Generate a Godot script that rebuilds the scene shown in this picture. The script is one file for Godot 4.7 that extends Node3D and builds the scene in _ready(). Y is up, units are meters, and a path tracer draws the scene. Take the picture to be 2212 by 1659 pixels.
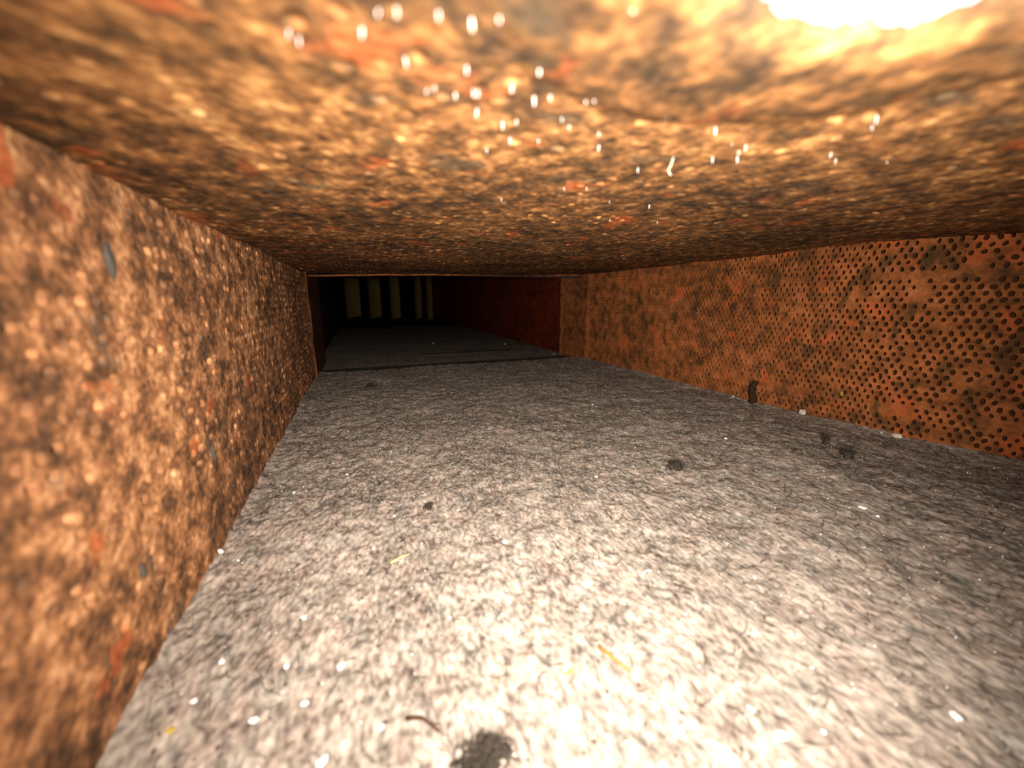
extends Node3D
# The inside of a low rusty sheet-metal air duct, lit by the flash held beside the lens.
# x runs across the duct, y up, -z down its length. Lengths below are written in millimetres and multiplied by MM.

const MM := 0.001
const FLOOR_Y := -60.0
const LEFT_X := -36.0
const BACK_Z := 62.0
const NEAR_END := -349.0
const FAR_END := -4600.0
const FAR_FLOOR := -61.8
const FAR_TOP := 67.0

var rng := RandomNumberGenerator.new()
var lump := FastNoiseLite.new()
var crust := FastNoiseLite.new()
var ripple := FastNoiseLite.new()
var taken := {}
var M := {}


func _ready() -> void:
	rng.seed = 41
	# ---- camera, surroundings, flash, exposure
	var cam := Camera3D.new()
	cam.name = "camera"
	cam.basis = Basis(Vector3.UP, deg_to_rad(-21.2706)) * Basis(Vector3.RIGHT, deg_to_rad(-12.5325))
	cam.fov = 89.97
	cam.near = 0.004
	cam.far = 20.0
	var lens := CameraAttributesPhysical.new()
	lens.frustum_focal_length = 12.006
	lens.exposure_aperture = 12.0
	lens.frustum_focus_distance = 0.17
	lens.frustum_near = 0.004
	lens.frustum_far = 20.0
	cam.attributes = lens
	add_child(cam)
	cam.fov = 89.97
	cam.current = true

	var env := Environment.new()
	env.background_mode = Environment.BG_COLOR
	env.background_color = Color(1.0, 0.985, 0.96)
	env.background_energy_multiplier = 3.0
	env.tonemap_mode = Environment.TONE_MAPPER_LINEAR
	env.tonemap_exposure = 1.0
	env.sdfgi_enabled = true
	env.ssao_enabled = true
	env.ssil_enabled = true
	var we := WorldEnvironment.new()
	we.name = "surroundings"
	we.environment = env
	add_child(we)

	var flash := SpotLight3D.new()
	flash.name = "camera_flash"
	flash.position = Vector3(8, 2, 18) * MM
	flash.basis = Basis(Vector3.UP, deg_to_rad(-19.0)) * Basis(Vector3.RIGHT, deg_to_rad(-11.0))
	flash.light_color = Color(1.0, 0.975, 0.94)
	flash.light_energy = 0.077
	flash.light_size = 0.01
	flash.spot_angle = 62.5
	flash.spot_angle_attenuation = 1.0
	flash.spot_range = 12.0
	flash.spot_attenuation = 2.0
	flash.shadow_enabled = true
	add_child(flash)

	setup_noise()
	make_materials()
	build_ceiling()
	build_left_wall()
	build_right_wall()
	build_floor()
	build_ends()
	build_vanes()
	build_debris()
	build_lint()


# ------------------------------------------------------------------ helpers
func setup_noise() -> void:
	lump.seed = 3
	lump.frequency = 0.09
	lump.fractal_octaves = 3
	crust.seed = 8
	crust.frequency = 0.55
	crust.fractal_octaves = 3
	ripple.seed = 12
	ripple.frequency = 0.012
	ripple.fractal_octaves = 2


func numbered(called: String) -> String:
	var n: int = taken.get(called, 0)
	taken[called] = n + 1
	return called if n == 0 else "%s_%03d" % [called, n]


func tag(o: Node, label: String, category: String, group := "", kind := "") -> Node:
	o.set_meta("label", label)
	o.set_meta("category", category)
	if group != "":
		o.set_meta("group", group)
	if kind != "":
		o.set_meta("kind", kind)
	return o


func base(called: String, at := Vector3.ZERO) -> Node3D:
	var o := Node3D.new()
	o.name = numbered(called)
	o.position = at
	add_child(o, true)
	return o


func put(called: String, mesh: Mesh, mat: Material, parent: Node = self) -> MeshInstance3D:
	var o := MeshInstance3D.new()
	o.name = numbered(called) if parent == self else called
	o.mesh = mesh
	o.material_override = mat
	o.cast_shadow = GeometryInstance3D.SHADOW_CASTING_SETTING_DOUBLE_SIDED
	parent.add_child(o, true)
	return o


func commit(v: PackedVector3Array, n: PackedVector3Array, uv: PackedVector2Array, ix: PackedInt32Array) -> ArrayMesh:
	var a := []
	a.resize(Mesh.ARRAY_MAX)
	a[Mesh.ARRAY_VERTEX] = v
	a[Mesh.ARRAY_NORMAL] = n
	a[Mesh.ARRAY_TEX_UV] = uv
	a[Mesh.ARRAY_INDEX] = ix
	var m := ArrayMesh.new()
	m.add_surface_from_arrays(Mesh.PRIMITIVE_TRIANGLES, a)
	return m


func ceil_y(x: float) -> float:
	return 19.1 + 4.2 * (x + 36.0) / 248.0


func right_x(z: float) -> float:
	var t := clampf((z + 145.0) / 90.0, 0.0, 1.25)
	return 211.0 + 14.0 * t * t


# Which surface: "left", "right", "ceiling". u runs across, v along z; both in millimetres. Gives the point and the way into the duct.
func surf(which: String, u: float, v: float) -> Vector3:
	match which:
		"left":
			return Vector3(LEFT_X + 0.8 * ripple.get_noise_2d(u * 0.6, v * 0.5), u, v)
		"right":
			return Vector3(right_x(v) + 2.2 * ripple.get_noise_2d(u * 0.5 + 90.0, v), u, v)
		_:
			return Vector3(u, ceil_y(u) + 1.6 * ripple.get_noise_2d(u + 300.0, v), v)


func inward(which: String, v: float) -> Vector3:
	match which:
		"left":
			return Vector3.RIGHT
		"right":
			var d := (right_x(v + 1.0) - right_x(v - 1.0)) * 0.5
			return Vector3(-1.0, 0.0, d).normalized()
		_:
			return Vector3.DOWN


# A rusted perforated sheet: every hole is a real opening with a raised, uneven rim; some are clogged with rust.
func perforated(which: String, u0: float, u1: float, v0: float, v1: float, pitch: float, clogged: float, radius: float, skip: PackedVector2Array, bands: Array) -> ArrayMesh:
	var vs := PackedVector3Array()
	var ns := PackedVector3Array()
	var uvs := PackedVector2Array()
	var ix := PackedInt32Array()
	var row := pitch * 0.866025
	var rows := int(ceil((u1 - u0) / row)) + 1
	var cols := int(ceil((v1 - v0) / pitch)) + 1
	var flip := which != "right"
	for i in rows:
		for j in cols:
			var cu := u0 + i * row
			var cv := v0 + (j + (0.5 if i % 2 else 0.0)) * pitch
			if skip.size() > 0 and Geometry2D.is_point_in_polygon(Vector2(cu, cv), skip):
				continue
			var n := inward(which, cv)
			var clog := clogged + (0.22 if which == "right" else 0.55) * clampf(lump.get_noise_2d(cu * 0.5 + 50.0, cv * 0.5) * 1.7, -0.3, 1.0)
			for b in bands:
				if cu > b[0] and cu < b[1] and lump.get_noise_2d(cv * 0.25, b[0] * 3.0) > b[2]:
					clog = 0.93
			var shut := rng.randf() < clog
			var r: float = radius * rng.randf_range(0.78, 1.13)
			var off := Vector2(rng.randf_range(-0.18, 0.18), rng.randf_range(-0.18, 0.18))
			var ph := rng.randf() * TAU
			var ec := rng.randf_range(0.02, 0.2)
			var oval := Vector2(1.2, 0.86) if which == "right" else Vector2.ONE
			var soft := 1.0 if which == "right" else 0.4
			var start := vs.size()
			for ring in 4:
				for k in 12:
					var a := TAU * k / 12.0
					var d := Vector2(sin(a), cos(a))
					var p: Vector2
					var lift := 0.0
					var nn := n
					var wob := 1.0 + ec * cos(2.0 * a + ph) + 0.07 * sin(5.0 * a + ph * 3.0)
					var slope := Vector3(0, d.x, d.y)
					if which == "ceiling":
						slope = Vector3(d.x, 0, d.y)
					if ring == 0:
						p = Vector2(cu, cv) + d * (pitch * 0.5 if k % 2 == 0 else pitch * 0.57735)
					elif ring == 1:
						p = Vector2(cu, cv) + off + d * oval * r * wob * 1.22
						lift = 0.10 * soft
						nn = (n + slope * 0.15 * soft).normalized()
					elif ring == 2:
						p = Vector2(cu, cv) + off + d * oval * r * wob
						lift = -0.10 * soft
						nn = (n - slope * (0.45 * soft if shut else 0.9)).normalized()
					else:
						p = Vector2(cu, cv) + off + d * oval * r * wob * (0.5 if shut else 0.9)
						lift = -0.28 * soft if shut else -1.0
						nn = (n - slope * (0.4 * soft if shut else 3.0)).normalized()
					p.x = clampf(p.x, u0, u1)
					p.y = clampf(p.y, v0, v1)
					if ring < 3:
						lift += 0.2 * crust.get_noise_2d(p.x, p.y) + 0.45 * lump.get_noise_2d(p.x, p.y)
					vs.append((surf(which, p.x, p.y) + n * lift) * MM)
					ns.append(nn)
					uvs.append(Vector2((p.y - v0) / (v1 - v0), (p.x - u0) / (u1 - u0)))
			for ring in 3:
				for k in 12:
					var a0 := start + ring * 12 + k
					var a1 := start + ring * 12 + (k + 1) % 12
					var b0 := a0 + 12
					var b1 := a1 + 12
					if flip:
						ix.append_array(PackedInt32Array([a0, a1, b0, a1, b1, b0]))
					else:
						ix.append_array(PackedInt32Array([a0, b0, a1, a1, b0, b1]))
			if shut:
				var c := vs.size()
				var s := surf(which, cu, cv)
				vs.append((s + n * -0.32 * soft) * MM)
				ns.append(n)
				uvs.append(Vector2((cv - v0) / (v1 - v0), (cu - u0) / (u1 - u0)))
				for k in 12:
					var a0 := start + 36 + k
					var a1 := start + 36 + (k + 1) % 12
					if flip:
						ix.append_array(PackedInt32Array([a0, a1, c]))
					else:
						ix.append_array(PackedInt32Array([a0, c, a1]))
	return commit(vs, ns, uvs, ix)


# A closed slab between two offset copies of a surface given by f(u, v) -> Vector3 (mm); n points to its front.
func slab(f: Callable, n: Vector3, u0: float, u1: float, v0: float, v1: float, nu: int, nv: int, front: float, back: float) -> ArrayMesh:
	var st := SurfaceTool.new()
	st.begin(Mesh.PRIMITIVE_TRIANGLES)
	var p := func(i: int, j: int, o: float) -> Vector3:
		return (f.call(lerpf(u0, u1, float(i) / nu), lerpf(v0, v1, float(j) / nv)) + n * o) * MM
	var du: Vector3 = p.call(1, 0, 0.0) - p.call(0, 0, 0.0)
	var dv: Vector3 = p.call(0, 1, 0.0) - p.call(0, 0, 0.0)
	var turn := du.cross(dv).dot(n) > 0.0
	var quad := func(a: Vector3, b: Vector3, c: Vector3, d: Vector3, ua: Vector2, ub: Vector2, uc: Vector2, ud: Vector2) -> void:
		var pts := [a, b, c, a, c, d]
		var us := [ua, ub, uc, ua, uc, ud]
		if turn:
			pts = [a, c, b, a, d, c]
			us = [ua, uc, ub, ua, ud, uc]
		for k in 6:
			st.set_uv(us[k])
			st.add_vertex(pts[k])
	st.set_smooth_group(1)
	for i in nu:
		for j in nv:
			var ua := Vector2(float(j) / nv, float(i) / nu)
			var ub := Vector2(float(j) / nv, float(i + 1) / nu)
			var uc := Vector2(float(j + 1) / nv, float(i + 1) / nu)
			var ud := Vector2(float(j + 1) / nv, float(i) / nu)
			quad.call(p.call(i, j, front), p.call(i + 1, j, front), p.call(i + 1, j + 1, front), p.call(i, j + 1, front), ua, ub, uc, ud)
	st.set_smooth_group(-1)
	var z := Vector2.ZERO
	for i in nu:
		for j in nv:
			quad.call(p.call(i, j, back), p.call(i, j + 1, back), p.call(i + 1, j + 1, back), p.call(i + 1, j, back), z, z, z, z)
	for i in nu:
		quad.call(p.call(i, 0, back), p.call(i + 1, 0, back), p.call(i + 1, 0, front), p.call(i, 0, front), z, z, z, z)
		quad.call(p.call(i, nv, front), p.call(i + 1, nv, front), p.call(i + 1, nv, back), p.call(i, nv, back), z, z, z, z)
	for j in nv:
		quad.call(p.call(0, j, front), p.call(0, j + 1, front), p.call(0, j + 1, back), p.call(0, j, back), z, z, z, z)
		quad.call(p.call(nu, j, back), p.call(nu, j + 1, back), p.call(nu, j + 1, front), p.call(nu, j, front), z, z, z, z)
	st.generate_normals()
	st.index()
	return st.commit()


func box(lo: Vector3, hi: Vector3) -> ArrayMesh:
	var f := func(u: float, v: float) -> Vector3: return Vector3(u, hi.y, v)
	return slab(f, Vector3.UP, lo.x, hi.x, lo.z, hi.z, 1, 1, 0.0, lo.y - hi.y)


# A tube along a polyline (mm), tapering between the radii.
func tube(pts: Array, r0: float, r1: float, sides := 5) -> ArrayMesh:
	var st := SurfaceTool.new()
	st.begin(Mesh.PRIMITIVE_TRIANGLES)
	add_tube(st, pts, r0, r1, sides)
	st.generate_normals()
	return st.commit()


func add_tube(st: SurfaceTool, pts: Array, r0: float, r1: float, sides := 5) -> void:
	st.set_smooth_group(2)
	var rings := []
	for i in pts.size():
		var a: Vector3 = pts[maxi(i - 1, 0)]
		var b: Vector3 = pts[mini(i + 1, pts.size() - 1)]
		var t := (b - a).normalized()
		var s := t.cross(Vector3(0.31, 0.2, 0.93)).normalized()
		var q := t.cross(s)
		var ring := []
		var r := lerpf(r0, r1, float(i) / (pts.size() - 1))
		for k in sides:
			var an := TAU * k / sides
			var here: Vector3 = pts[i]
			ring.append((here + (s * cos(an) + q * sin(an)) * r) * MM)
		rings.append(ring)
	for i in pts.size() - 1:
		for k in sides:
			var k1 := (k + 1) % sides
			for c in [rings[i][k], rings[i][k1], rings[i + 1][k], rings[i][k1], rings[i + 1][k1], rings[i + 1][k]]:
				st.add_vertex(c)
	for k in range(1, sides - 1):
		for c in [rings[0][0], rings[0][k + 1], rings[0][k]]:
			st.add_vertex(c)
		var e: Array = rings[pts.size() - 1]
		for c in [e[0], e[k], e[k + 1]]:
			st.add_vertex(c)


# An irregular chip: a faceted low lump about one unit (mm) across, sitting on y = 0.
func chip(seed_: int, flat: float, sides := 7) -> ArrayMesh:
	var r := RandomNumberGenerator.new()
	r.seed = seed_
	var st := SurfaceTool.new()
	st.begin(Mesh.PRIMITIVE_TRIANGLES)
	var rings := [[], [], []]
	for k in sides:
		var a := TAU * k / sides
		var l := r.randf_range(0.34, 0.56)
		var d := Vector3(cos(a), 0, sin(a))
		rings[0].append(d * l * 0.85)
		rings[1].append(d * l + Vector3(0, flat * r.randf_range(0.35, 0.6), 0))
		rings[2].append(d * l * r.randf_range(0.45, 0.75) + Vector3(0, flat * r.randf_range(0.8, 1.1), 0))
	st.set_smooth_group(-1)
	var top := Vector3(r.randf_range(-0.1, 0.1), flat * 1.05, r.randf_range(-0.1, 0.1))
	for k in sides:
		var k1 := (k + 1) % sides
		for h in 2:
			for c in [rings[h][k], rings[h + 1][k], rings[h][k1], rings[h][k1], rings[h + 1][k], rings[h + 1][k1]]:
				st.add_vertex(c * MM)
		for c in [rings[2][k], top, rings[2][k1]]:
			st.add_vertex(c * MM)
		for c in [rings[0][k], rings[0][k1], Vector3.ZERO]:
			st.add_vertex(c * MM)
	st.generate_normals()
	return st.commit()


# ------------------------------------------------------------------ materials
func noise_bytes(w: int, h: int, seed_: int, freq: float, octaves: int, stretch := 1.0) -> PackedByteArray:
	var n := FastNoiseLite.new()
	n.seed = seed_
	n.noise_type = FastNoiseLite.TYPE_SIMPLEX_SMOOTH
	n.frequency = freq
	n.fractal_octaves = octaves
	var im := n.get_image(maxi(8, int(w * stretch)), h, false, false, true)
	if stretch != 1.0:
		im.resize(w, h, Image.INTERPOLATE_BILINEAR)
	im.convert(Image.FORMAT_L8)
	return im.get_data()


func ramp_table(stops: Array) -> PackedByteArray:
	var g := Gradient.new()
	var at := PackedFloat32Array()
	var cs := PackedColorArray()
	for s in stops:
		at.append(s[0])
		cs.append(Color8(s[1], s[2], s[3]))
	g.offsets = at
	g.colors = cs
	var t := PackedByteArray()
	t.resize(768)
	for i in 256:
		var c := g.sample(i / 255.0)
		t[i * 3] = c.r8
		t[i * 3 + 1] = c.g8
		t[i * 3 + 2] = c.b8
	return t


# A mottled rust picture: patches, blotches and grain of different sizes read off one ramp, with bare grey metal and raw red rust showing here and there.
func rust_picture(w: int, h: int, seed_: int, mm_w: float, patch: float, stops: Array, contrast: float, fine: float, blotch: Color, blotch_at: int, red: int, marks: Array) -> Array:
	var px := w / mm_w
	var a := noise_bytes(w, h, seed_, 0.016 / px, 3)
	var b := noise_bytes(w, h, seed_ + 1, patch / px, 3)
	var c := noise_bytes(w, h, seed_ + 2, 0.5 / px, 3)
	var d := noise_bytes(w, h, seed_ + 3, 0.045 / px, 4, 1.8)
	var e := noise_bytes(w, h, seed_ + 4, 0.04 / px, 4)
	for m in marks:
		# raw red patches at known spots: centre and radii as fractions of the sheet
		for y in range(maxi(0, int((m[1] - m[3]) * h)), mini(h, int((m[1] + m[3]) * h))):
			for x in range(maxi(0, int((m[0] - m[2]) * w)), mini(w, int((m[0] + m[2]) * w))):
				var q := 1.0 - Vector2((float(x) / w - m[0]) / m[2], (float(y) / h - m[1]) / m[3]).length()
				if q > 0.0:
					e[y * w + x] = mini(255, e[y * w + x] + int(90.0 * minf(1.0, q * 1.5)))
					d[y * w + x] = d[y * w + x] / 2
	var t := ramp_table(stops)
	var out := PackedByteArray()
	out.resize(w * h * 3)
	var rel := PackedByteArray()
	rel.resize(w * h)
	var o := 0
	for i in w * h:
		var v := 128.0 + contrast * ((a[i] - 128) * 0.35 + (b[i] - 128) * 0.75 + (c[i] - 128) * fine)
		var k := clampi(int(v), 0, 255) * 3
		var r := t[k]
		var g := t[k + 1]
		var bl := t[k + 2]
		if d[i] > blotch_at:
			var m := mini((d[i] - blotch_at) * 4, 170)
			r += (blotch.r8 - r) * m / 256
			g += (blotch.g8 - g) * m / 256
			bl += (blotch.b8 - bl) * m / 256
		elif e[i] > red:
			var m := mini((e[i] - red) * 5, 150)
			r += (192 - r) * m / 256
			g += (92 - g) * m / 256
			bl += (48 - bl) * m / 256
		out[o] = r
		out[o + 1] = g
		out[o + 2] = bl
		o += 3
		rel[i] = (b[i] + c[i] * 3) / 4
	var pic := Image.create_from_data(w, h, false, Image.FORMAT_RGB8, out)
	var relief := Image.create_from_data(w, h, false, Image.FORMAT_L8, rel)
	return [ImageTexture.create_from_image(pic), ImageTexture.create_from_image(relief)]


func matt(name_: String, color: Color, rough := 0.9, spec := 0.2) -> StandardMaterial3D:
	var m := StandardMaterial3D.new()
	m.resource_name = name_
	m.albedo_color = color
	m.roughness = rough
	m.metallic_specular = spec
	return m


func textured(name_: String, maps: Array, relief_cm: float, rough := 0.85, spec := 0.25) -> StandardMaterial3D:
	var m := matt(name_, Color.WHITE, rough, spec)
	m.albedo_texture = maps[0]
	m.heightmap_enabled = true
	m.heightmap_texture = maps[1]
	m.heightmap_scale = relief_cm
	return m


func make_materials() -> void:
	var orange := [[0.0, 46, 34, 23], [0.28, 80, 56, 34], [0.5, 114, 77, 44], [0.7, 148, 100, 58], [1.0, 204, 152, 92]]
	var salmon := [[0.0, 58, 44, 33], [0.28, 96, 67, 46], [0.5, 136, 92, 60], [0.7, 174, 121, 80], [1.0, 222, 168, 120]]
	var deep := [[0.0, 66, 42, 23], [0.28, 106, 64, 33], [0.5, 142, 83, 44], [0.72, 170, 100, 56], [1.0, 194, 128, 86]]
	M.ceiling = textured("rust on the ceiling", rust_picture(1536, 1024, 100, 411.0, 0.15, orange, 1.15, 0.45, Color8(74, 62, 48), 176, 190, [[0.672, 0.012, 0.008, 0.016]]), 0.01)
	M.left = textured("rust on the left wall", rust_picture(2048, 512, 200, 387.0, 0.13, salmon, 1.1, 0.4, Color8(78, 70, 64), 190, 204, [[0.672, 0.95, 0.006, 0.07], [0.665, 0.47, 0.004, 0.018]]), 0.012)
	M.right = textured("rust on the right wall", rust_picture(2048, 512, 300, 394.0, 0.1, deep, 0.75, 0.35, Color8(62, 48, 28), 168, 172, []), 0.015)
	var tile := rust_picture(512, 512, 400, 128.0, 0.11, deep, 0.8, 0.4, Color8(62, 48, 28), 190, 190, [])
	M.plain = textured("smooth rusted sheet", tile, 0.02, 0.7, 0.3)
	M.plain.uv1_triplanar = true
	M.plain.uv1_world_triplanar = true
	M.plain.uv1_scale = Vector3.ONE * 7.8
	M.primer = M.plain.duplicate()
	M.primer.resource_name = "red-brown sheet"
	M.primer.albedo_color = Color8(190, 130, 110)
	M.liner = matt("brown fibrous liner behind the holes", Color8(72, 45, 27), 1.0, 0.1)
	M.zinc = matt("dull galvanised vane", Color8(246, 212, 124), 0.6, 0.4)
	M.olive = M.plain.duplicate()
	M.olive.resource_name = "dull brown sheet"
	M.olive.albedo_color = Color8(150, 150, 140)
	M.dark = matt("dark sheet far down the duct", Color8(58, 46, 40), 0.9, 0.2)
	M.white = matt("white flake", Color8(246, 243, 236), 0.7, 0.4)
	M.cream = matt("cream flake", Color8(214, 204, 186), 0.8, 0.3)
	M.grey = matt("grey scale flake", Color8(84, 78, 70), 0.9, 0.15)
	M.char = matt("dark lint", Color8(70, 62, 55), 1.0, 0.1)
	M.streak = matt("dark brown lint", Color8(56, 42, 28), 1.0, 0.1)
	M.twig = matt("brown stem", Color8(66, 44, 34), 0.9, 0.2)
	M.straw = matt("pale straw", Color8(190, 178, 124), 0.8, 0.2)
	M.amber = matt("amber splinter", Color8(150, 104, 46), 0.8, 0.3)
	M.yellow = matt("yellow scrap", Color8(176, 150, 52), 0.8, 0.3)
	M.hair = matt("dark fibre", Color8(62, 54, 48), 0.9, 0.2)
	M.lint = matt("grey fibre", Color.WHITE, 1.0, 0.1)
	M.lint.vertex_color_use_as_albedo = true
	M.grain = matt("bright grit", Color8(236, 230, 218), 0.4, 0.5)
	M.dust = dust_material()
	M.soot = matt("dark sooty dust", Color8(84, 76, 68), 1.0, 0.1)
	M.speck = matt("brown dirt", Color8(84, 70, 60), 1.0, 0.1)


func dust_material() -> StandardMaterial3D:
	var w := 1280
	var h := 1024
	var b := noise_bytes(w, h, 501, 0.05, 3)
	var c := noise_bytes(w, h, 502, 0.16, 3)
	var a := noise_bytes(w, h, 503, 0.008, 3)
	var d := noise_bytes(w, h, 504, 0.03, 4)
	var out := PackedByteArray()
	out.resize(w * h * 3)
	var rel := PackedByteArray()
	rel.resize(w * h)
	var t := ramp_table([[0.0, 60, 54, 48], [0.25, 106, 96, 87], [0.5, 142, 129, 117], [0.75, 167, 152, 138], [1.0, 194, 178, 163]])
	var o := 0
	for i in w * h:
		var v := 136.0 + (a[i] - 128) * 0.25 + (b[i] - 128) * 0.6 + (c[i] - 128) * 0.8
		var k := clampi(int(v), 0, 255) * 3
		var pink := (d[i] - 128) / 18
		out[o] = clampi(t[k] + pink, 0, 255)
		out[o + 1] = t[k + 1]
		out[o + 2] = clampi(t[k + 2] - pink / 3, 0, 255)
		o += 3
		rel[i] = (b[i] + c[i] * 2) / 3
	var pic := ImageTexture.create_from_image(Image.create_from_data(w, h, false, Image.FORMAT_RGB8, out))
	var relief := ImageTexture.create_from_image(Image.create_from_data(w, h, false, Image.FORMAT_L8, rel))
	return textured("grey dust", [pic, relief], 0.045, 1.0, 0.1)


# ------------------------------------------------------------------ the duct
func access_hole() -> PackedVector2Array:
	return PackedVector2Array([Vector2(26.5, -23.6), Vector2(30, -24.4), Vector2(36, -24.1), Vector2(37.8, -22.9), Vector2(41.6, -22.2), Vector2(42.8, -19.6), Vector2(44.5, -16), Vector2(47, -9), Vector2(48, 0), Vector2(44, 9), Vector2(34, 13), Vector2(23, 9), Vector2(17, 0), Vector2(18, -9), Vector2(20, -18), Vector2(23.4, -22)])


func widened(poly: PackedVector2Array, by: float) -> PackedVector2Array:
	var c := Vector2.ZERO
	for p in poly:
		c += p / poly.size()
	var out := PackedVector2Array()
	for p in poly:
		out.append(p + (p - c).normalized() * by)
	return out


func build_ceiling() -> void:
	var root := base("ceiling")
	tag(root, "low rusty orange perforated metal ceiling of the duct with a bright opening at top right", "ceiling", "", "structure")
	var hole := access_hole()
	var sheet := perforated("ceiling", LEFT_X, 226.0, NEAR_END, BACK_Z, 3.5, 0.9, 0.95, widened(hole, 13.0), [])
	put("perforated_sheet", sheet, M.ceiling, root)
	# the liner board above it, cut back wider round the opening
	var cut := widened(hole, 17.0)
	var st := SurfaceTool.new()
	st.begin(Mesh.PRIMITIVE_TRIANGLES)
	st.set_smooth_group(-1)
	for half in [[-60.0, 32.0], [32.0, 245.0]]:
		var rect := PackedVector2Array([Vector2(half[0], NEAR_END), Vector2(half[1], NEAR_END), Vector2(half[1], BACK_Z + 10), Vector2(half[0], BACK_Z + 10)])
		for poly in Geometry2D.clip_polygons(rect, cut):
			var tri := Geometry2D.triangulate_polygon(poly)
			for k in range(0, tri.size(), 3):
				var q := [poly[tri[k]], poly[tri[k + 1]], poly[tri[k + 2]]]
				for low in [true, false]:
					var order := [0, 1, 2]
					var ccw: bool = (q[1] - q[0]).cross(q[2] - q[0]) > 0.0
					if ccw == low:
						order = [0, 2, 1]
					for m in order:
						st.add_vertex(Vector3(q[m].x, ceil_y(q[m].x) + (2.8 if low else 7.0), q[m].y) * MM)
	for k in cut.size():
		var p := cut[k]
		var q := cut[(k + 1) % cut.size()]
		var c := [Vector3(p.x, ceil_y(p.x) + 2.8, p.y), Vector3(q.x, ceil_y(q.x) + 2.8, q.y), Vector3(q.x, ceil_y(q.x) + 7.0, q.y), Vector3(p.x, ceil_y(p.x) + 7.0, p.y)]
		for m in [0, 1, 2, 0, 2, 3]:
			st.add_vertex(c[m] * MM)
	st.generate_normals()
	put("liner_board", st.commit(), M.liner, root)
	# torn, downturned metal round the opening
	var rim := SurfaceTool.new()
	rim.begin(Mesh.PRIMITIVE_TRIANGLES)
	rim.set_smooth_group(3)
	var wide := widened(hole, 19.0)
	var fine := 5
	var count := hole.size() * fine
	var rows := []
	for s in count:
		var k := s / fine
		var f := float(s % fine) / fine
		var inner := hole[k].lerp(hole[(k + 1) % hole.size()], f)
		var outer := wide[k].lerp(wide[(k + 1) % hole.size()], f)
		var j := 0.5 * crust.get_noise_2d(s * 0.8, 4.0)
		inner += (inner - outer) * 0.05 * j
		rows.append([
			Vector3(outer.x, ceil_y(outer.x) + 0.7, outer.y),
			Vector3(lerpf(outer.x, inner.x, 0.25), ceil_y(outer.x) - 0.45 + 0.2 * j, lerpf(outer.y, inner.y, 0.25)),
			Vector3(lerpf(outer.x, inner.x, 0.75), ceil_y(inner.x) - 0.5 + 0.4 * j, lerpf(outer.y, inner.y, 0.75)),
			Vector3(inner.x, ceil_y(inner.x) - 0.3 + j, inner.y),
			Vector3(inner.x, ceil_y(inner.x) + 0.6 + j, inner.y),
			Vector3(lerpf(inner.x, outer.x, 0.3), ceil_y(inner.x) + 1.2, lerpf(inner.y, outer.y, 0.3))])
	for s in count:
		for r in 5:
			var a: Vector3 = rows[s][r]
			var b: Vector3 = rows[(s + 1) % count][r]
			var c: Vector3 = rows[(s + 1) % count][r + 1]
			var d: Vector3 = rows[s][r + 1]
			for p in [a, c, b, a, d, c]:
				rim.set_uv(Vector2((p.z - NEAR_END) / (BACK_Z - NEAR_END), (p.x - LEFT_X) / 262.0))
				rim.add_vertex(p * MM)
	rim.generate_normals()
	put("torn_edge", rim.commit(), M.ceiling, root)
	# folded lip where the low ceiling stops and the step up into the taller duct
	var lip := []
	for i in 26:
		var x := lerpf(LEFT_X + 0.5, 212.0, i / 25.0)
		lip.append(Vector3(x, ceil_y(x) - 0.35 + 0.35 * ripple.get_noise_2d(x * 3.0, 7.0) - 1.1 * smoothstep(60.0, -36.0, x), NEAR_END + 1.0))
	put("folded_lip", tube(lip, 0.8, 0.8, 8), M.plain, root)
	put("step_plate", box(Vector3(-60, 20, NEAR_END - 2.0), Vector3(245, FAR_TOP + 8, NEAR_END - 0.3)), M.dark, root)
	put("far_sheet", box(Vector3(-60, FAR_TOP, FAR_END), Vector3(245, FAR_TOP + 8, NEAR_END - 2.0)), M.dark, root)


func build_left_wall() -> void:
	var root := base("wall_left")
	tag(root, "rusty orange-brown left side wall of the duct, close to the lens and out of focus", "wall", "", "structure")
	put("perforated_sheet", perforated("left", -62.0, 21.0, -325.0, BACK_Z, 3.4, 0.72, 0.95, PackedVector2Array(), []), M.left, root)
	var f := func(u: float, v: float) -> Vector3: return Vector3(LEFT_X - 2.4, u, v)
	put("liner_board", slab(f, Vector3.RIGHT, -70.0, 30.0, -345.0, BACK_Z + 10, 1, 1, 0.0, -9.0), M.liner, root)
	var g := func(u: float, v: float) -> Vector3: return Vector3(LEFT_X + 0.3 + 0.5 * ripple.get_noise_2d(u, v * 2.0), u, v + 0.22 * (u + 60.0) * smoothstep(-400.0, -325.0, v) * -0.12)
	put("edge_flange", slab(g, Vector3.RIGHT, -62.0, 21.0, -418.0, -324.0, 8, 12, 0.6, -3.0), M.olive, root)
	var bead := []
	for i in 9:
		var y := lerpf(-62.0, 19.5, i / 8.0)
		bead.append(Vector3(LEFT_X + 0.8 + 0.3 * sin(i * 1.7), y, -326.0 - 0.03 * (y + 62.0)))
	put("seam_bead", tube(bead, 0.7, 0.5, 7), M.plain, root)
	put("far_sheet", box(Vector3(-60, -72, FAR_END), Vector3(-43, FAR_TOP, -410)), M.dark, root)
	put("gap_filler", box(Vector3(-60, -72, -412), Vector3(-38.7, FAR_TOP, -340)), M.dark, root)


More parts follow.
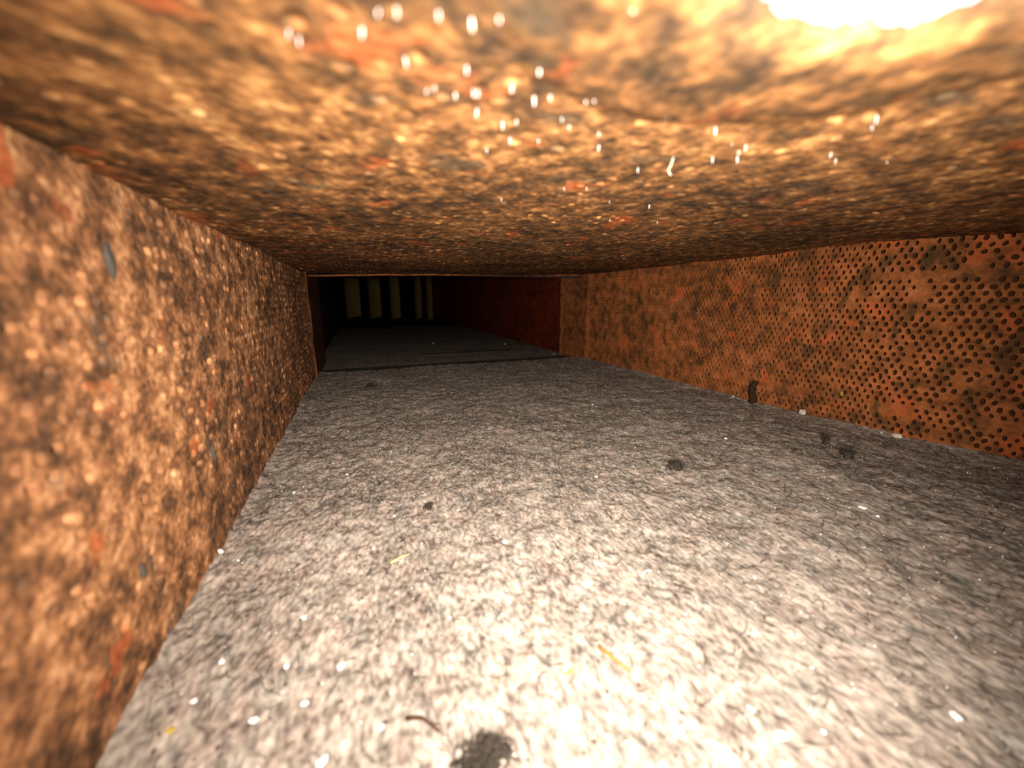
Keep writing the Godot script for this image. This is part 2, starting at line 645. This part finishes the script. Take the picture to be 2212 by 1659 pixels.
func build_right_wall() -> void:
	var root := base("wall_right")
	tag(root, "rusty right side wall of the duct: perforated orange sheet, then smooth red-brown sheet beyond a seam", "wall", "", "structure")
	put("perforated_sheet", perforated("right", -62.0, 25.0, -332.0, BACK_Z, 2.95, 0.08, 0.92, PackedVector2Array(), [[7.5, 12.0, -0.25], [-50.0, -44.5, -0.02]]), M.right, root)
	var f := func(u: float, v: float) -> Vector3: return Vector3(right_x(v) + 3.6, u, v)
	put("liner_board", slab(f, Vector3.LEFT, -70.0, 30.0, -346.0, BACK_Z + 10, 1, 24, 0.0, -9.0), M.liner, root)
	var g := func(u: float, v: float) -> Vector3:
		return Vector3(211.0 + 0.7 * ripple.get_noise_2d(u * 2.0, v * 2.0) - 1.3 * exp(-pow((v + 388.0) / 3.0, 2.0)) - 1.0 * exp(-pow((v + 335.0) / 2.5, 2.0)), u, v)
	put("edge_flange", slab(g, Vector3.LEFT, -62.0, 24.0, -391.0, -331.0, 10, 30, 0.5, -3.0), M.plain, root)
	var h := func(u: float, v: float) -> Vector3:
		return Vector3(213.5 + 12.0 * smoothstep(-394.0, -1300.0, v) + 0.8 * ripple.get_noise_2d(u, v * 0.5), u, v)
	put("far_sheet", slab(h, Vector3.LEFT, -72.0, FAR_TOP, FAR_END, -394.0, 3, 40, 0.0, -14.0), M.primer, root)
	put("gap_filler", box(Vector3(217, -72, -402), Vector3(235, FAR_TOP, -340)), M.dark, root)


func dust_height(x: float, z: float) -> float:
	var y := 0.75 * lump.get_noise_2d(x * 0.9, z * 0.9) + 0.3 * crust.get_noise_2d(x * 1.1, z * 1.1) + 0.9 * ripple.get_noise_2d(x * 1.5, z * 1.5)
	# the floor sheet is perforated too: rows of faint dents show through the dust
	var i := roundf(z / 3.464)
	var sx := 2.0 if int(absf(i)) % 2 == 1 else 0.0
	var cx := roundf((x - sx) / 4.0) * 4.0 + sx
	var d := Vector2(x - cx, z - i * 3.464).length()
	y -= 0.34 * clampf(1.0 - d / 1.5, 0.0, 1.0) * clampf(0.55 + 0.9 * ripple.get_noise_2d(x + 70.0, z), 0.1, 1.0)
	# banked a little against both walls
	y += 1.3 * exp(-maxf(0.0, x - LEFT_X) / 2.0) + 1.3 * exp(-maxf(0.0, right_x(z) - x) / 2.5)
	return y


func build_floor() -> void:
	var root := base("floor")
	tag(root, "duct floor covered by a layer of grey lint dust between the two rusty walls", "floor", "", "structure")
	var x0 := LEFT_X - 1.0
	var x1 := 230.0
	var z0 := NEAR_END
	var z1 := 40.0
	var step := 0.72
	var nx := int((x1 - x0) / step)
	var nz := int((z1 - z0) / step)
	var vs := PackedVector3Array()
	var ns := PackedVector3Array()
	var uvs := PackedVector2Array()
	var ix := PackedInt32Array()
	var hs := PackedFloat32Array()
	hs.resize((nx + 1) * (nz + 1))
	for j in nz + 1:
		for i in nx + 1:
			hs[j * (nx + 1) + i] = dust_height(x0 + i * step, z0 + j * step)
	for j in nz + 1:
		for i in nx + 1:
			var k := j * (nx + 1) + i
			vs.append(Vector3(x0 + i * step, FLOOR_Y + hs[k], z0 + j * step) * MM)
			var dx := hs[k - 1 if i > 0 else k] - hs[k + 1 if i < nx else k]
			var dz := hs[k - nx - 1 if j > 0 else k] - hs[k + nx + 1 if j < nz else k]
			ns.append(Vector3(dx, 2.0 * step, dz).normalized())
			uvs.append(Vector2(float(i) / nx, float(j) / nz))
	for j in nz:
		for i in nx:
			var k := j * (nx + 1) + i
			ix.append_array(PackedInt32Array([k, k + 1, k + nx + 1, k + 1, k + nx + 2, k + nx + 1]))
	# the edge of the layer at the joint
	var first := vs.size()
	for i in nx + 1:
		vs.append(Vector3(x0 + i * step, FLOOR_Y - 2.4, z0) * MM)
		ns.append(Vector3(0, 0.2, -1).normalized())
		uvs.append(Vector2(float(i) / nx, 0.0))
	for i in nx:
		ix.append_array(PackedInt32Array([i, first + i, i + 1, i + 1, first + i, first + i + 1]))
	put("dust_layer", commit(vs, ns, uvs, ix), M.dust, root)
	put("floor_plate", box(Vector3(-60, -72, NEAR_END), Vector3(245, FLOOR_Y - 2.4, BACK_Z + 10)), M.plain, root)
	var far := func(u: float, v: float) -> Vector3:
		return Vector3(u, FAR_FLOOR + 0.5 * ripple.get_noise_2d(u, v) + 0.3 * lump.get_noise_2d(u, v), v)
	put("far_dust_layer", slab(far, Vector3.UP, -50.0, 230.0, -900.0, NEAR_END - 20.0, 60, 120, 0.0, -1.5), M.dust, root)
	put("bare_strip", box(Vector3(-50, -66, NEAR_END - 20.0), Vector3(230, FAR_FLOOR + 0.7, NEAR_END - 0.5)), M.soot, root)
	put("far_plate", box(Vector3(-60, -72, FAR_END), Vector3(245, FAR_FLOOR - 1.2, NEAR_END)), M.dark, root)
	# a dark streak of dirt drawn across the far dust
	var ridge := func(u: float, v: float) -> Vector3:
		return Vector3(u, FAR_FLOOR + 0.6 + 0.3 * ripple.get_noise_2d(u * 2.0, 40.0), v - 6.0 * ripple.get_noise_2d(u * 1.4, 3.0))
	put("dirt_streak", slab(ridge, Vector3.UP, 60.0, 168.0, -442.0, -430.0, 40, 3, 0.15, -1.0), M.soot, root)


func build_ends() -> void:
	var back := put("wall_back", box(Vector3(-60, -72, BACK_Z), Vector3(245, 32, BACK_Z + 10)), M.plain)
	tag(back, "rusty end plate closing the duct behind the lens", "wall", "", "structure")
	var front := put("wall_front", box(Vector3(-60, -72, FAR_END - 10), Vector3(245, FAR_TOP + 8, FAR_END)), M.dark)
	tag(front, "unlit end of the duct far beyond the turning vanes", "wall", "", "structure")


func build_vanes() -> void:
	var root := base("turning_vanes", Vector3(0, FAR_FLOOR, -1340) * MM)
	tag(root, "row of five upright curved metal vanes standing across the dark far end", "vanes")
	# x and z of each trailing edge; the blades bend gently to the right
	var spots := [[4.3, -1503.0], [70.6, -1439.0], [126.0, -1345.0], [192.0, -1317.0], [214.0, -1240.0]]
	for s in spots:
		var st := SurfaceTool.new()
		st.begin(Mesh.PRIMITIVE_TRIANGLES)
		st.set_smooth_group(1)
		var n := 16
		var path := [Vector2(s[0], s[1] + 1340.0)]
		for k in n:
			var a := deg_to_rad(lerpf(23.0, 3.0, float(k) / n))
			path.append(path[k] + Vector2(-sin(a), cos(a)) * 180.0 / n)
		for side in [0.0, -0.9]:
			for k in n:
				var a: Vector2 = path[k]
				var b: Vector2 = path[k + 1]
				var q := [Vector3(a.x + side, 0, a.y), Vector3(b.x + side, 0, b.y), Vector3(b.x + side, FAR_TOP - FAR_FLOOR, b.y), Vector3(a.x + side, FAR_TOP - FAR_FLOOR, a.y)]
				for m in ([0, 1, 2, 0, 2, 3] if side == 0.0 else [0, 2, 1, 0, 3, 2]):
					st.add_vertex(q[m] * MM)
		st.generate_normals()
		put("vane", st.commit(), M.zinc, root)
	var rail := []
	for i in 2:
		rail.append(Vector3(lerpf(-40.0, 220.0, i), 0.8, lerpf(-170.0, 100.0, i)))
	put("rail", tube(rail, 1.0, 1.0, 6), M.dark, root)


# ------------------------------------------------------------------ things lying about
func on_dust(x: float, z: float) -> Vector3:
	return Vector3(x, FLOOR_Y + dust_height(x, z) - 0.12, z) * MM if z > NEAR_END else Vector3(x, FAR_FLOOR + 0.2, z) * MM


func lay(called: String, mesh: Mesh, mat: Material, at: Vector3, size: Vector3, turn: float, label: String, category: String, group := "") -> MeshInstance3D:
	var o := put(called, mesh, mat)
	o.position = at
	o.scale = size
	o.rotation.y = turn
	tag(o, label, category, group)
	return o


func clump(x: float, z: float, rx: float, ry: float, rz: float, strands: int, label: String, category := "lint") -> void:
	var root := base("lint_clump", on_dust(x, z))
	tag(root, label, category)
	var core := SurfaceTool.new()
	core.begin(Mesh.PRIMITIVE_TRIANGLES)
	var hair := SurfaceTool.new()
	hair.begin(Mesh.PRIMITIVE_TRIANGLES)
	core.set_smooth_group(1)
	var n := 14
	var m := 7
	var p := func(i: int, j: int) -> Vector3:
		var a := TAU * (i % n) / n
		var b := PI * j / m - PI / 2
		var d := Vector3(cos(a) * cos(b), sin(b), sin(a) * cos(b))
		var w := 0.52 + 0.6 * lump.get_noise_3d(d.x * 9.0 + x, d.y * 9.0, d.z * 9.0 + z) + 0.3 * crust.get_noise_3d(d.x * 4.0, d.y * 4.0 + x, d.z * 4.0)
		return Vector3(d.x * rx, d.y * ry * 0.8 + ry * 0.45, d.z * rz) * w * MM
	for i in n:
		for j in m:
			for c in [[i, j], [i, j + 1], [i + 1, j], [i + 1, j], [i, j + 1], [i + 1, j + 1]]:
				core.add_vertex(p.call(c[0], c[1]))
	core.generate_normals()
	put("core", core.commit(), M.char, root)
	for s in strands * 2:
		var a := rng.randf() * TAU
		var at := Vector3(cos(a) * rx * rng.randf_range(0.1, 0.85), ry * rng.randf_range(0.0, 0.9), sin(a) * rz * rng.randf_range(0.1, 0.85))
		var dir := Vector3(rng.randf_range(-1, 1), rng.randf_range(-0.3, 0.9), rng.randf_range(-1, 1)).normalized()
		var side := dir.cross(Vector3(rng.randf_range(-1, 1), rng.randf_range(-1, 1), rng.randf_range(-1, 1))).normalized()
		var l := rng.randf_range(0.6, 1.3) * (rx + rz) * 0.5
		var pts := []
		for k in 6:
			var t := k / 5.0
			pts.append(at + dir * l * (t - 0.5) + side * l * 0.35 * sin(t * PI))
		add_tube(hair, pts, 0.12, 0.06, 3)
	hair.generate_normals()
	put("strands", hair.commit(), M.char, root).set_meta("kind", "stuff")


func build_debris() -> void:
	# white paint crumbs on the dust: x, z, size in millimetres
	var named := [
		[29.5, -80.6, 2.0, "brightest three-cornered white paint chip in the middle of the grey dust floor", 5],
		[-7.5, -59.2, 2.1, "large white flake on the dust at the left edge of the brightest patch", 1],
		[-19.0, -54.4, 1.7, "round white crumb low down on the dust toward the lower left corner", 2],
		[-9.3, -45.1, 2.0, "white flake on the dust at the very bottom edge, left of the dark lint mat", 3],
		[-14.8, -73.1, 1.6, "white crumb on the dust near the lower left wall beside a dark grey smudge", 4],
		[-23.9, -128.5, 1.5, "single white crumb well down the left side of the dust, near the wall foot", 6],
		[-12.5, -54.8, 1.5, "slim white flake just right of the round crumb at the lower left", 2],
		[50.7, -25.4, 2.1, "white crumb at the bottom edge right of the brightest patch of dust", 7],
		[76.8, -17.8, 1.8, "pale sliver on the shaded dust in the lower right corner beside a dark speck", 8],
		[133.3, -58.1, 2.3, "thin cream sliver lying flat on the dust at the right of the floor", 9],
		[143.9, -113.5, 2.0, "small curved white flake behind the black lint ball", 10],
		[49.9, -29.6, 1.3, "small white crumb up and left of the crumb at the bottom edge", 11]]
	for c in named:
		lay("paint_flake", chip(c[4], 0.5, 6 + c[4] % 3), M.white, on_dust(c[0], c[1]), Vector3(c[2], c[2] * 0.55, c[2] * 0.8) * 0.85, c[4] * 1.3, c[3], "flake", "white flakes on the dust")
	var small := [Vector3(-1.9, -46.7, 1.1), Vector3(-16.1, -62.5, 1.06), Vector3(-26.3, -67.2, 1.24), Vector3(-28.2, -61.0, 1.08), Vector3(-8.6, -136.6, 1.08), Vector3(4.6, -104.2, 0.87), Vector3(-31.1, -96.7, 0.85), Vector3(44.1, -50.4, 0.87), Vector3(76.5, -49.1, 0.92), Vector3(72.3, -104.7, 1.3), Vector3(122.0, -184.2, 1.38), Vector3(213.6, -289.3, 1.8), Vector3(201.8, -386.5, 2.1), Vector3(92.2, -540.1, 2.4), Vector3(183.7, -498.4, 2.4), Vector3(22.2, -100.0, 0.86), Vector3(131.5, -53.6, 1.1), Vector3(56.7, -23.6, 0.93), Vector3(65.1, -30.4, 0.9), Vector3(-1.5, -91.1, 1.0), Vector3(11.5, -63.1, 0.85), Vector3(54.1, -46.5, 0.67)]
	var apart := {
		6: "tiny pale crumb on the dust at the foot of the left wall",
		9: "pale crumb on the dust between the three-cornered white chip and the black lint ball",
		10: "pale crumb on the dust halfway toward the foot of the right wall's dark streak",
		11: "small pale crumb at the foot of the right wall where its holes get tiny",
		12: "pale crumb at the right end of the floor joint below the plain rusty flange",
		13: "pale crumb on the dim far dust beyond the joint, the left one of two",
		14: "pale crumb on the dim far dust beyond the joint, the right one of two",
		16: "tiny pale crumb right of the thin cream sliver on the shaded right dust"}
	var crumbs := []
	for k in 4:
		crumbs.append(chip(30 + k, 0.7, 6))
	for i in small.size():
		var s: Vector3 = small[i]
		lay("paint_crumb", crumbs[i % 4], M.white, on_dust(s.x, s.y), Vector3(s.z, s.z * 0.6, s.z * 0.8), i * 0.9, apart.get(i, "tiny pale paint crumb scattered on the near grey floor dust"), "crumb", "tiny pale crumbs on the dust")
	# cream bits along the foot of the right wall
	var edge := [
		[211.5, -124.5, 6.0, "double cream lump of flaked paint at the foot of the perforated right wall", 50],
		[214.0, -87.0, 4.6, "flat oval cream flake at the right wall foot, nearest the right edge of the photo", 51],
		[208.5, -163.0, 2.0, "small cream crumb at the right wall foot under the dark lint streak", 52],
		[213.0, -92.0, 2.4, "thin cream flake on the dust just left of the flat oval one", 53]]
	for c in edge:
		lay("wall_foot_flake", chip(c[4], 0.5, 8), M.cream, on_dust(c[0], c[1]) + Vector3(0, 0.4 * MM, 0), Vector3(c[2], c[2] * 0.7, c[2] * 0.65), 0.7 + c[4], c[3], "flake", "cream flakes along the right wall")
	# dark lint
	clump(102.1, -98.8, 3.3, 2.9, 2.6, 70, "black woolly ball of lint standing alone right of the middle of the dust floor")
	clump(3.6, -277.9, 4.2, 2.4, 3.2, 40, "dark lint speck far down the duct near the left wall")
	clump(14.3, -105.0, 1.5, 1.1, 2.2, 26, "soft dark lint smudge on the dust left of the three-cornered white chip")
	clump(10.7, -37.6, 4.4, 0.9, 2.3, 110, "ragged dark lint mat cut by the bottom edge in the brightest patch")
	clump(179.8, -94.9, 1.6, 5.2, 1.5, 30, "upright dark lint tuft near the right wall, the farther of two")
	clump(170.3, -81.9, 3.2, 4.6, 1.8, 40, "upright dark lint tuft near the right wall, the nearer and wider of two")
	# a lint streak clinging to the right wall
	var streak := []
	for i in 8:
		var y := lerpf(-60.0, -47.0, i / 7.0)
		streak.append(Vector3(right_x(-153.0) - 0.2 + 0.5 * sin(i * 2.1), y, -152.5 + 0.9 * sin(i * 1.1)))
	tag(put("lint_streak", tube(streak, 2.4, 1.5, 7), M.streak), "dark upright lint streak clinging to the bottom of the perforated right wall", "lint")
	# stems and splinters
	var y0 := func(x: float, z: float, up: float) -> Vector3: return on_dust(x, z) / MM + Vector3(0, up, 0)
	var stem := put("stem", tube([y0.call(1.6, -46.3, 0.5), y0.call(2.6, -45.9, 0.7), y0.call(3.8, -45.2, 0.9), y0.call(4.8, -44.0, 0.7), y0.call(5.7, -43.0, 0.35)], 0.3, 0.2, 6), M.twig)
	tag(stem, "thin bent brown stem lying in the brightest patch of dust", "stem")
	tag(put("straw", tube([y0.call(2.0, -83.2, 0.3), y0.call(4.2, -84.3, 0.5), y0.call(6.6, -85.2, 0.3)], 0.26, 0.2, 6), M.straw), "short straight pale yellow straw lying left of the three-cornered white chip", "straw")
	tag(put("splinter", tube([y0.call(34.6, -46.6, 0.3), y0.call(35.4, -44.5, 0.5), y0.call(36.0, -42.6, 0.5), y0.call(36.9, -40.8, 0.2)], 0.42, 0.12, 6), M.amber), "amber brown wood splinter lying on the brightest patch of dust", "splinter")
	var curl := []
	for i in 9:
		var a := PI * i / 8.0
		curl.append(y0.call(55.0 + 1.3 * cos(a), -58.4 - 0.5 * sin(a), 0.25 + 0.4 * sin(a)))
	tag(put("curl", tube(curl, 0.2, 0.14, 5), M.cream), "small pale curved fibre arching over the dust right of the bright patch", "fibre")
	var yc := []
	for i in 7:
		var a := PI * i / 6.0
		yc.append(y0.call(27.5 + 1.0 * cos(a), -45.2 + 0.6 * sin(a), 0.35))
	tag(put("yellow_curl", tube(yc, 0.18, 0.14, 5), M.yellow), "tiny yellow hook-shaped curl on the brightest dust left of the amber splinter", "fibre")
	lay("yellow_scrap", chip(71, 0.4, 6), M.yellow, on_dust(-29.6, -56.9), Vector3(1.7, 0.9, 1.2), 0.4, "dull yellow scrap on the dust beside the foot of the left wall", "scrap")
	tag(put("long_hair", tube([y0.call(47.2, -31.2, 0.3), y0.call(47.5, -29.8, 1.0), y0.call(47.6, -28.4, 0.9), y0.call(47.4, -27.2, 0.3)], 0.09, 0.06, 4), M.hair), "single dark hair lying at the lower right edge of the brightest patch", "hair")
	# scale flakes on the left wall
	for c in [[5.9, -80.4, 4.4, 80, "grey lifted scale flake high on the left wall"], [-36.3, -106.6, 3.4, 81, "pale grey scale flake low on the left wall, the brighter and farther one"], [-42.4, -71.1, 2.6, 82, "small dull grey scale flake low on the near part of the left wall"]]:
		var o := lay("scale_flake", chip(c[3], 0.3, 7), M.grey, Vector3(LEFT_X + 0.35, c[0], c[1]) * MM, Vector3(c[2] * 1.4, c[2] * 0.5, c[2] * 0.6), 0.0, c[4], "flake", "grey scale flakes on the left wall")
		o.rotation = Vector3(0, 0, -PI / 2)
	var wc := lay("wall_crumb", chip(84, 0.7, 6), M.white, Vector3(LEFT_X + 1.0, -57.9, -98.6) * MM, Vector3(1.3, 1.0, 1.1), 0.0, "white crumb caught in the corner where the left wall meets the dust", "crumb")
	wc.rotation = Vector3(0, 0, -PI / 3)
	var gy := lay("wall_scrap", chip(85, 0.3, 6), M.yellow, Vector3(right_x(-109.6) - 0.4, -44.5, -109.6) * MM, Vector3(3.4, 1.0, 1.6), 0.0, "yellow-green scrap stuck low on the perforated right wall", "scrap")
	gy.rotation = Vector3(0, 0, PI / 2)
	# bright flecks of lint hanging under the ceiling
	var hang := [Vector2(6.8, -31.7), Vector2(9.2, -31.7), Vector2(10.9, -30.6), Vector2(1.8, -35.2), Vector2(-2.7, -38.1), Vector2(-3.3, -37.4), Vector2(5.2, -38.0), Vector2(10.4, -37.7), Vector2(16.5, -35.7), Vector2(7.7, -42.4), Vector2(8.3, -41.6), Vector2(10.4, -42.1), Vector2(12.1, -41.5), Vector2(12.5, -41.4), Vector2(15.4, -39.5), Vector2(19.8, -40.1), Vector2(30.6, -35.0), Vector2(23.8, -39.9), Vector2(24.3, -39.0), Vector2(18.5, -41.2), Vector2(13.6, -45.4), Vector2(17.4, -47.7), Vector2(18.7, -46.6), Vector2(23.6, -44.7), Vector2(25.5, -46.3), Vector2(34.6, -40.0), Vector2(35.0, -39.5), Vector2(30.2, -47.0), Vector2(19.9, -51.9), Vector2(23.6, -51.1), Vector2(18.1, -56.1), Vector2(32.8, -50.9)]
	hang.append_array([Vector2(43.7, -56.1), Vector2(37.3, -69.0), Vector2(41.3, -67.7), Vector2(53.2, -77.4), Vector2(65.2, -78.7), Vector2(28.4, -78.9), Vector2(15.6, -27.8), Vector2(19.3, -26.6), Vector2(2.8, -32.6), Vector2(4.0, -32.3), Vector2(80.9, -93.8), Vector2(65.7, -95.0), Vector2(35.6, -34.7), Vector2(40.6, -31.8), Vector2(43.8, -24.2), Vector2(52.2, -28.1), Vector2(57.6, -21.9), Vector2(44.7, -27.2), Vector2(47.0, -28.5), Vector2(46.7, -27.6), Vector2(43.1, -40.8), Vector2(52.1, -44.7), Vector2(54.7, -47.1), Vector2(51.3, -48.5), Vector2(51.7, -43.4), Vector2(48.6, -43.0), Vector2(69.3, -42.2), Vector2(78.3, -40.2), Vector2(58.9, -32.1), Vector2(61.0, -33.6), Vector2(65.7, -40.8)])
	var flecks := []
	for k in 3:
		flecks.append(tube([Vector3(0, 0.3, 0), Vector3(0.03, -0.25, 0.02 * k), Vector3(0.02 * k, -0.62, 0.05), Vector3(0.05, -0.95, 0.0)], 0.085, 0.045, 5))
	for i in hang.size():
		var s: Vector2 = hang[i]
		var o := lay("ceiling_fleck", flecks[i % 3], M.white, Vector3(s.x, ceil_y(s.x) + 1.6 * ripple.get_noise_2d(s.x + 300.0, s.y) - 0.15, s.y) * MM, Vector3.ONE * rng.randf_range(0.4, 0.72), i * 1.1, "short bright white fleck of lint hanging from the rusty ceiling", "fleck", "white flecks hanging from the ceiling")
		o.rotation.z = 0.12 * sin(i * 2.3)
	var thread := put("hanging_thread", tube([Vector3(45.9, ceil_y(45.9) + 0.3, -50.8), Vector3(45.7, ceil_y(45.9) - 0.8, -51.0), Vector3(45.1, ceil_y(45.9) - 1.6, -50.8), Vector3(45.3, ceil_y(45.9) - 2.3, -50.4)], 0.08, 0.06, 5), M.cream)
	tag(thread, "pale wisp of thread hanging from the ceiling right of the flecks", "thread")


func grit_mesh() -> ArrayMesh:
	var st := SurfaceTool.new()
	st.append_from(chip(90, 0.8, 5), 0, Transform3D(Basis.from_scale(Vector3.ONE / MM), Vector3.ZERO))
	return st.commit()


func fibre_mesh(curl: float) -> ArrayMesh:
	var pts := []
	for k in 5:
		var t := k / 4.0
		pts.append(Vector3(t - 0.5, 0.12 * sin(t * PI), curl * sin(t * PI * 1.3)) / MM)
	return tube(pts, 22.0, 14.0, 3)


func scatter(called: String, mesh: Mesh, mat: Material, count: int, lengths: Vector2, thick: Vector2, tilt: float, colors: Array, label: String, category: String) -> void:
	var mm := MultiMesh.new()
	mm.transform_format = MultiMesh.TRANSFORM_3D
	mm.use_colors = colors.size() > 0
	mm.mesh = mesh
	mm.instance_count = count
	for i in count:
		# more of them where the floor is near enough to show them
		var z := 20.0 - 366.0 * pow(rng.randf(), 1.5)
		var x := rng.randf_range(LEFT_X + 1.0, right_x(z) - 1.5)
		var l := rng.randf_range(lengths.x, lengths.y)
		var w := rng.randf_range(thick.x, thick.y)
		var b := Basis(Vector3.UP, rng.randf() * TAU) * Basis(Vector3.BACK, rng.randf_range(-0.1, tilt)) * Basis(Vector3.RIGHT, rng.randf_range(-0.6, 0.6))
		b = b * Basis.from_scale(Vector3(l, w, w if called == "grit" else maxf(w, l * 0.8)) if mat != M.speck else Vector3(l, w * 0.3, w))
		var at := Vector3(x, FLOOR_Y + dust_height(x, z) + 0.05 + 0.35 * l * sin(minf(tilt, 0.9)) * 0.5, z)
		mm.set_instance_transform(i, Transform3D(b * MM, at * MM))
		if colors.size() > 0:
			var c: Color = colors[rng.randi() % colors.size()]
			mm.set_instance_color(i, c.srgb_to_linear())
	var o := MultiMeshInstance3D.new()
	o.name = numbered(called)
	o.multimesh = mm
	o.material_override = mat
	o.cast_shadow = GeometryInstance3D.SHADOW_CASTING_SETTING_ON
	add_child(o, true)
	tag(o, label, category, "", "stuff")


func build_lint() -> void:
	scatter("dark_fibres", fibre_mesh(0.15), M.hair, 6500, Vector2(1.4, 4.4), Vector2(1.6, 3.2), 1.15, [], "short dark fibres bristling all over the grey floor dust", "fibres")
	scatter("grey_fibres", fibre_mesh(0.16), M.lint, 16000, Vector2(0.7, 2.2), Vector2(0.9, 2.2), 0.5, [Color8(104, 92, 83), Color8(150, 136, 124), Color8(176, 160, 146), Color8(132, 118, 106), Color8(192, 178, 164)], "matted pale grey lint fibres that make up the floor dust", "fibres")
	scatter("dirt_specks", grit_mesh(), M.speck, 2600, Vector2(0.3, 1.3), Vector2(0.3, 0.9), 0.3, [], "small brown dirt specks sprinkled over the floor dust", "specks")
	scatter("grit", grit_mesh(), M.grain, 1500, Vector2(0.16, 0.4), Vector2(0.16, 0.4), 0.5, [], "fine bright grit glinting all over the floor dust", "grit")
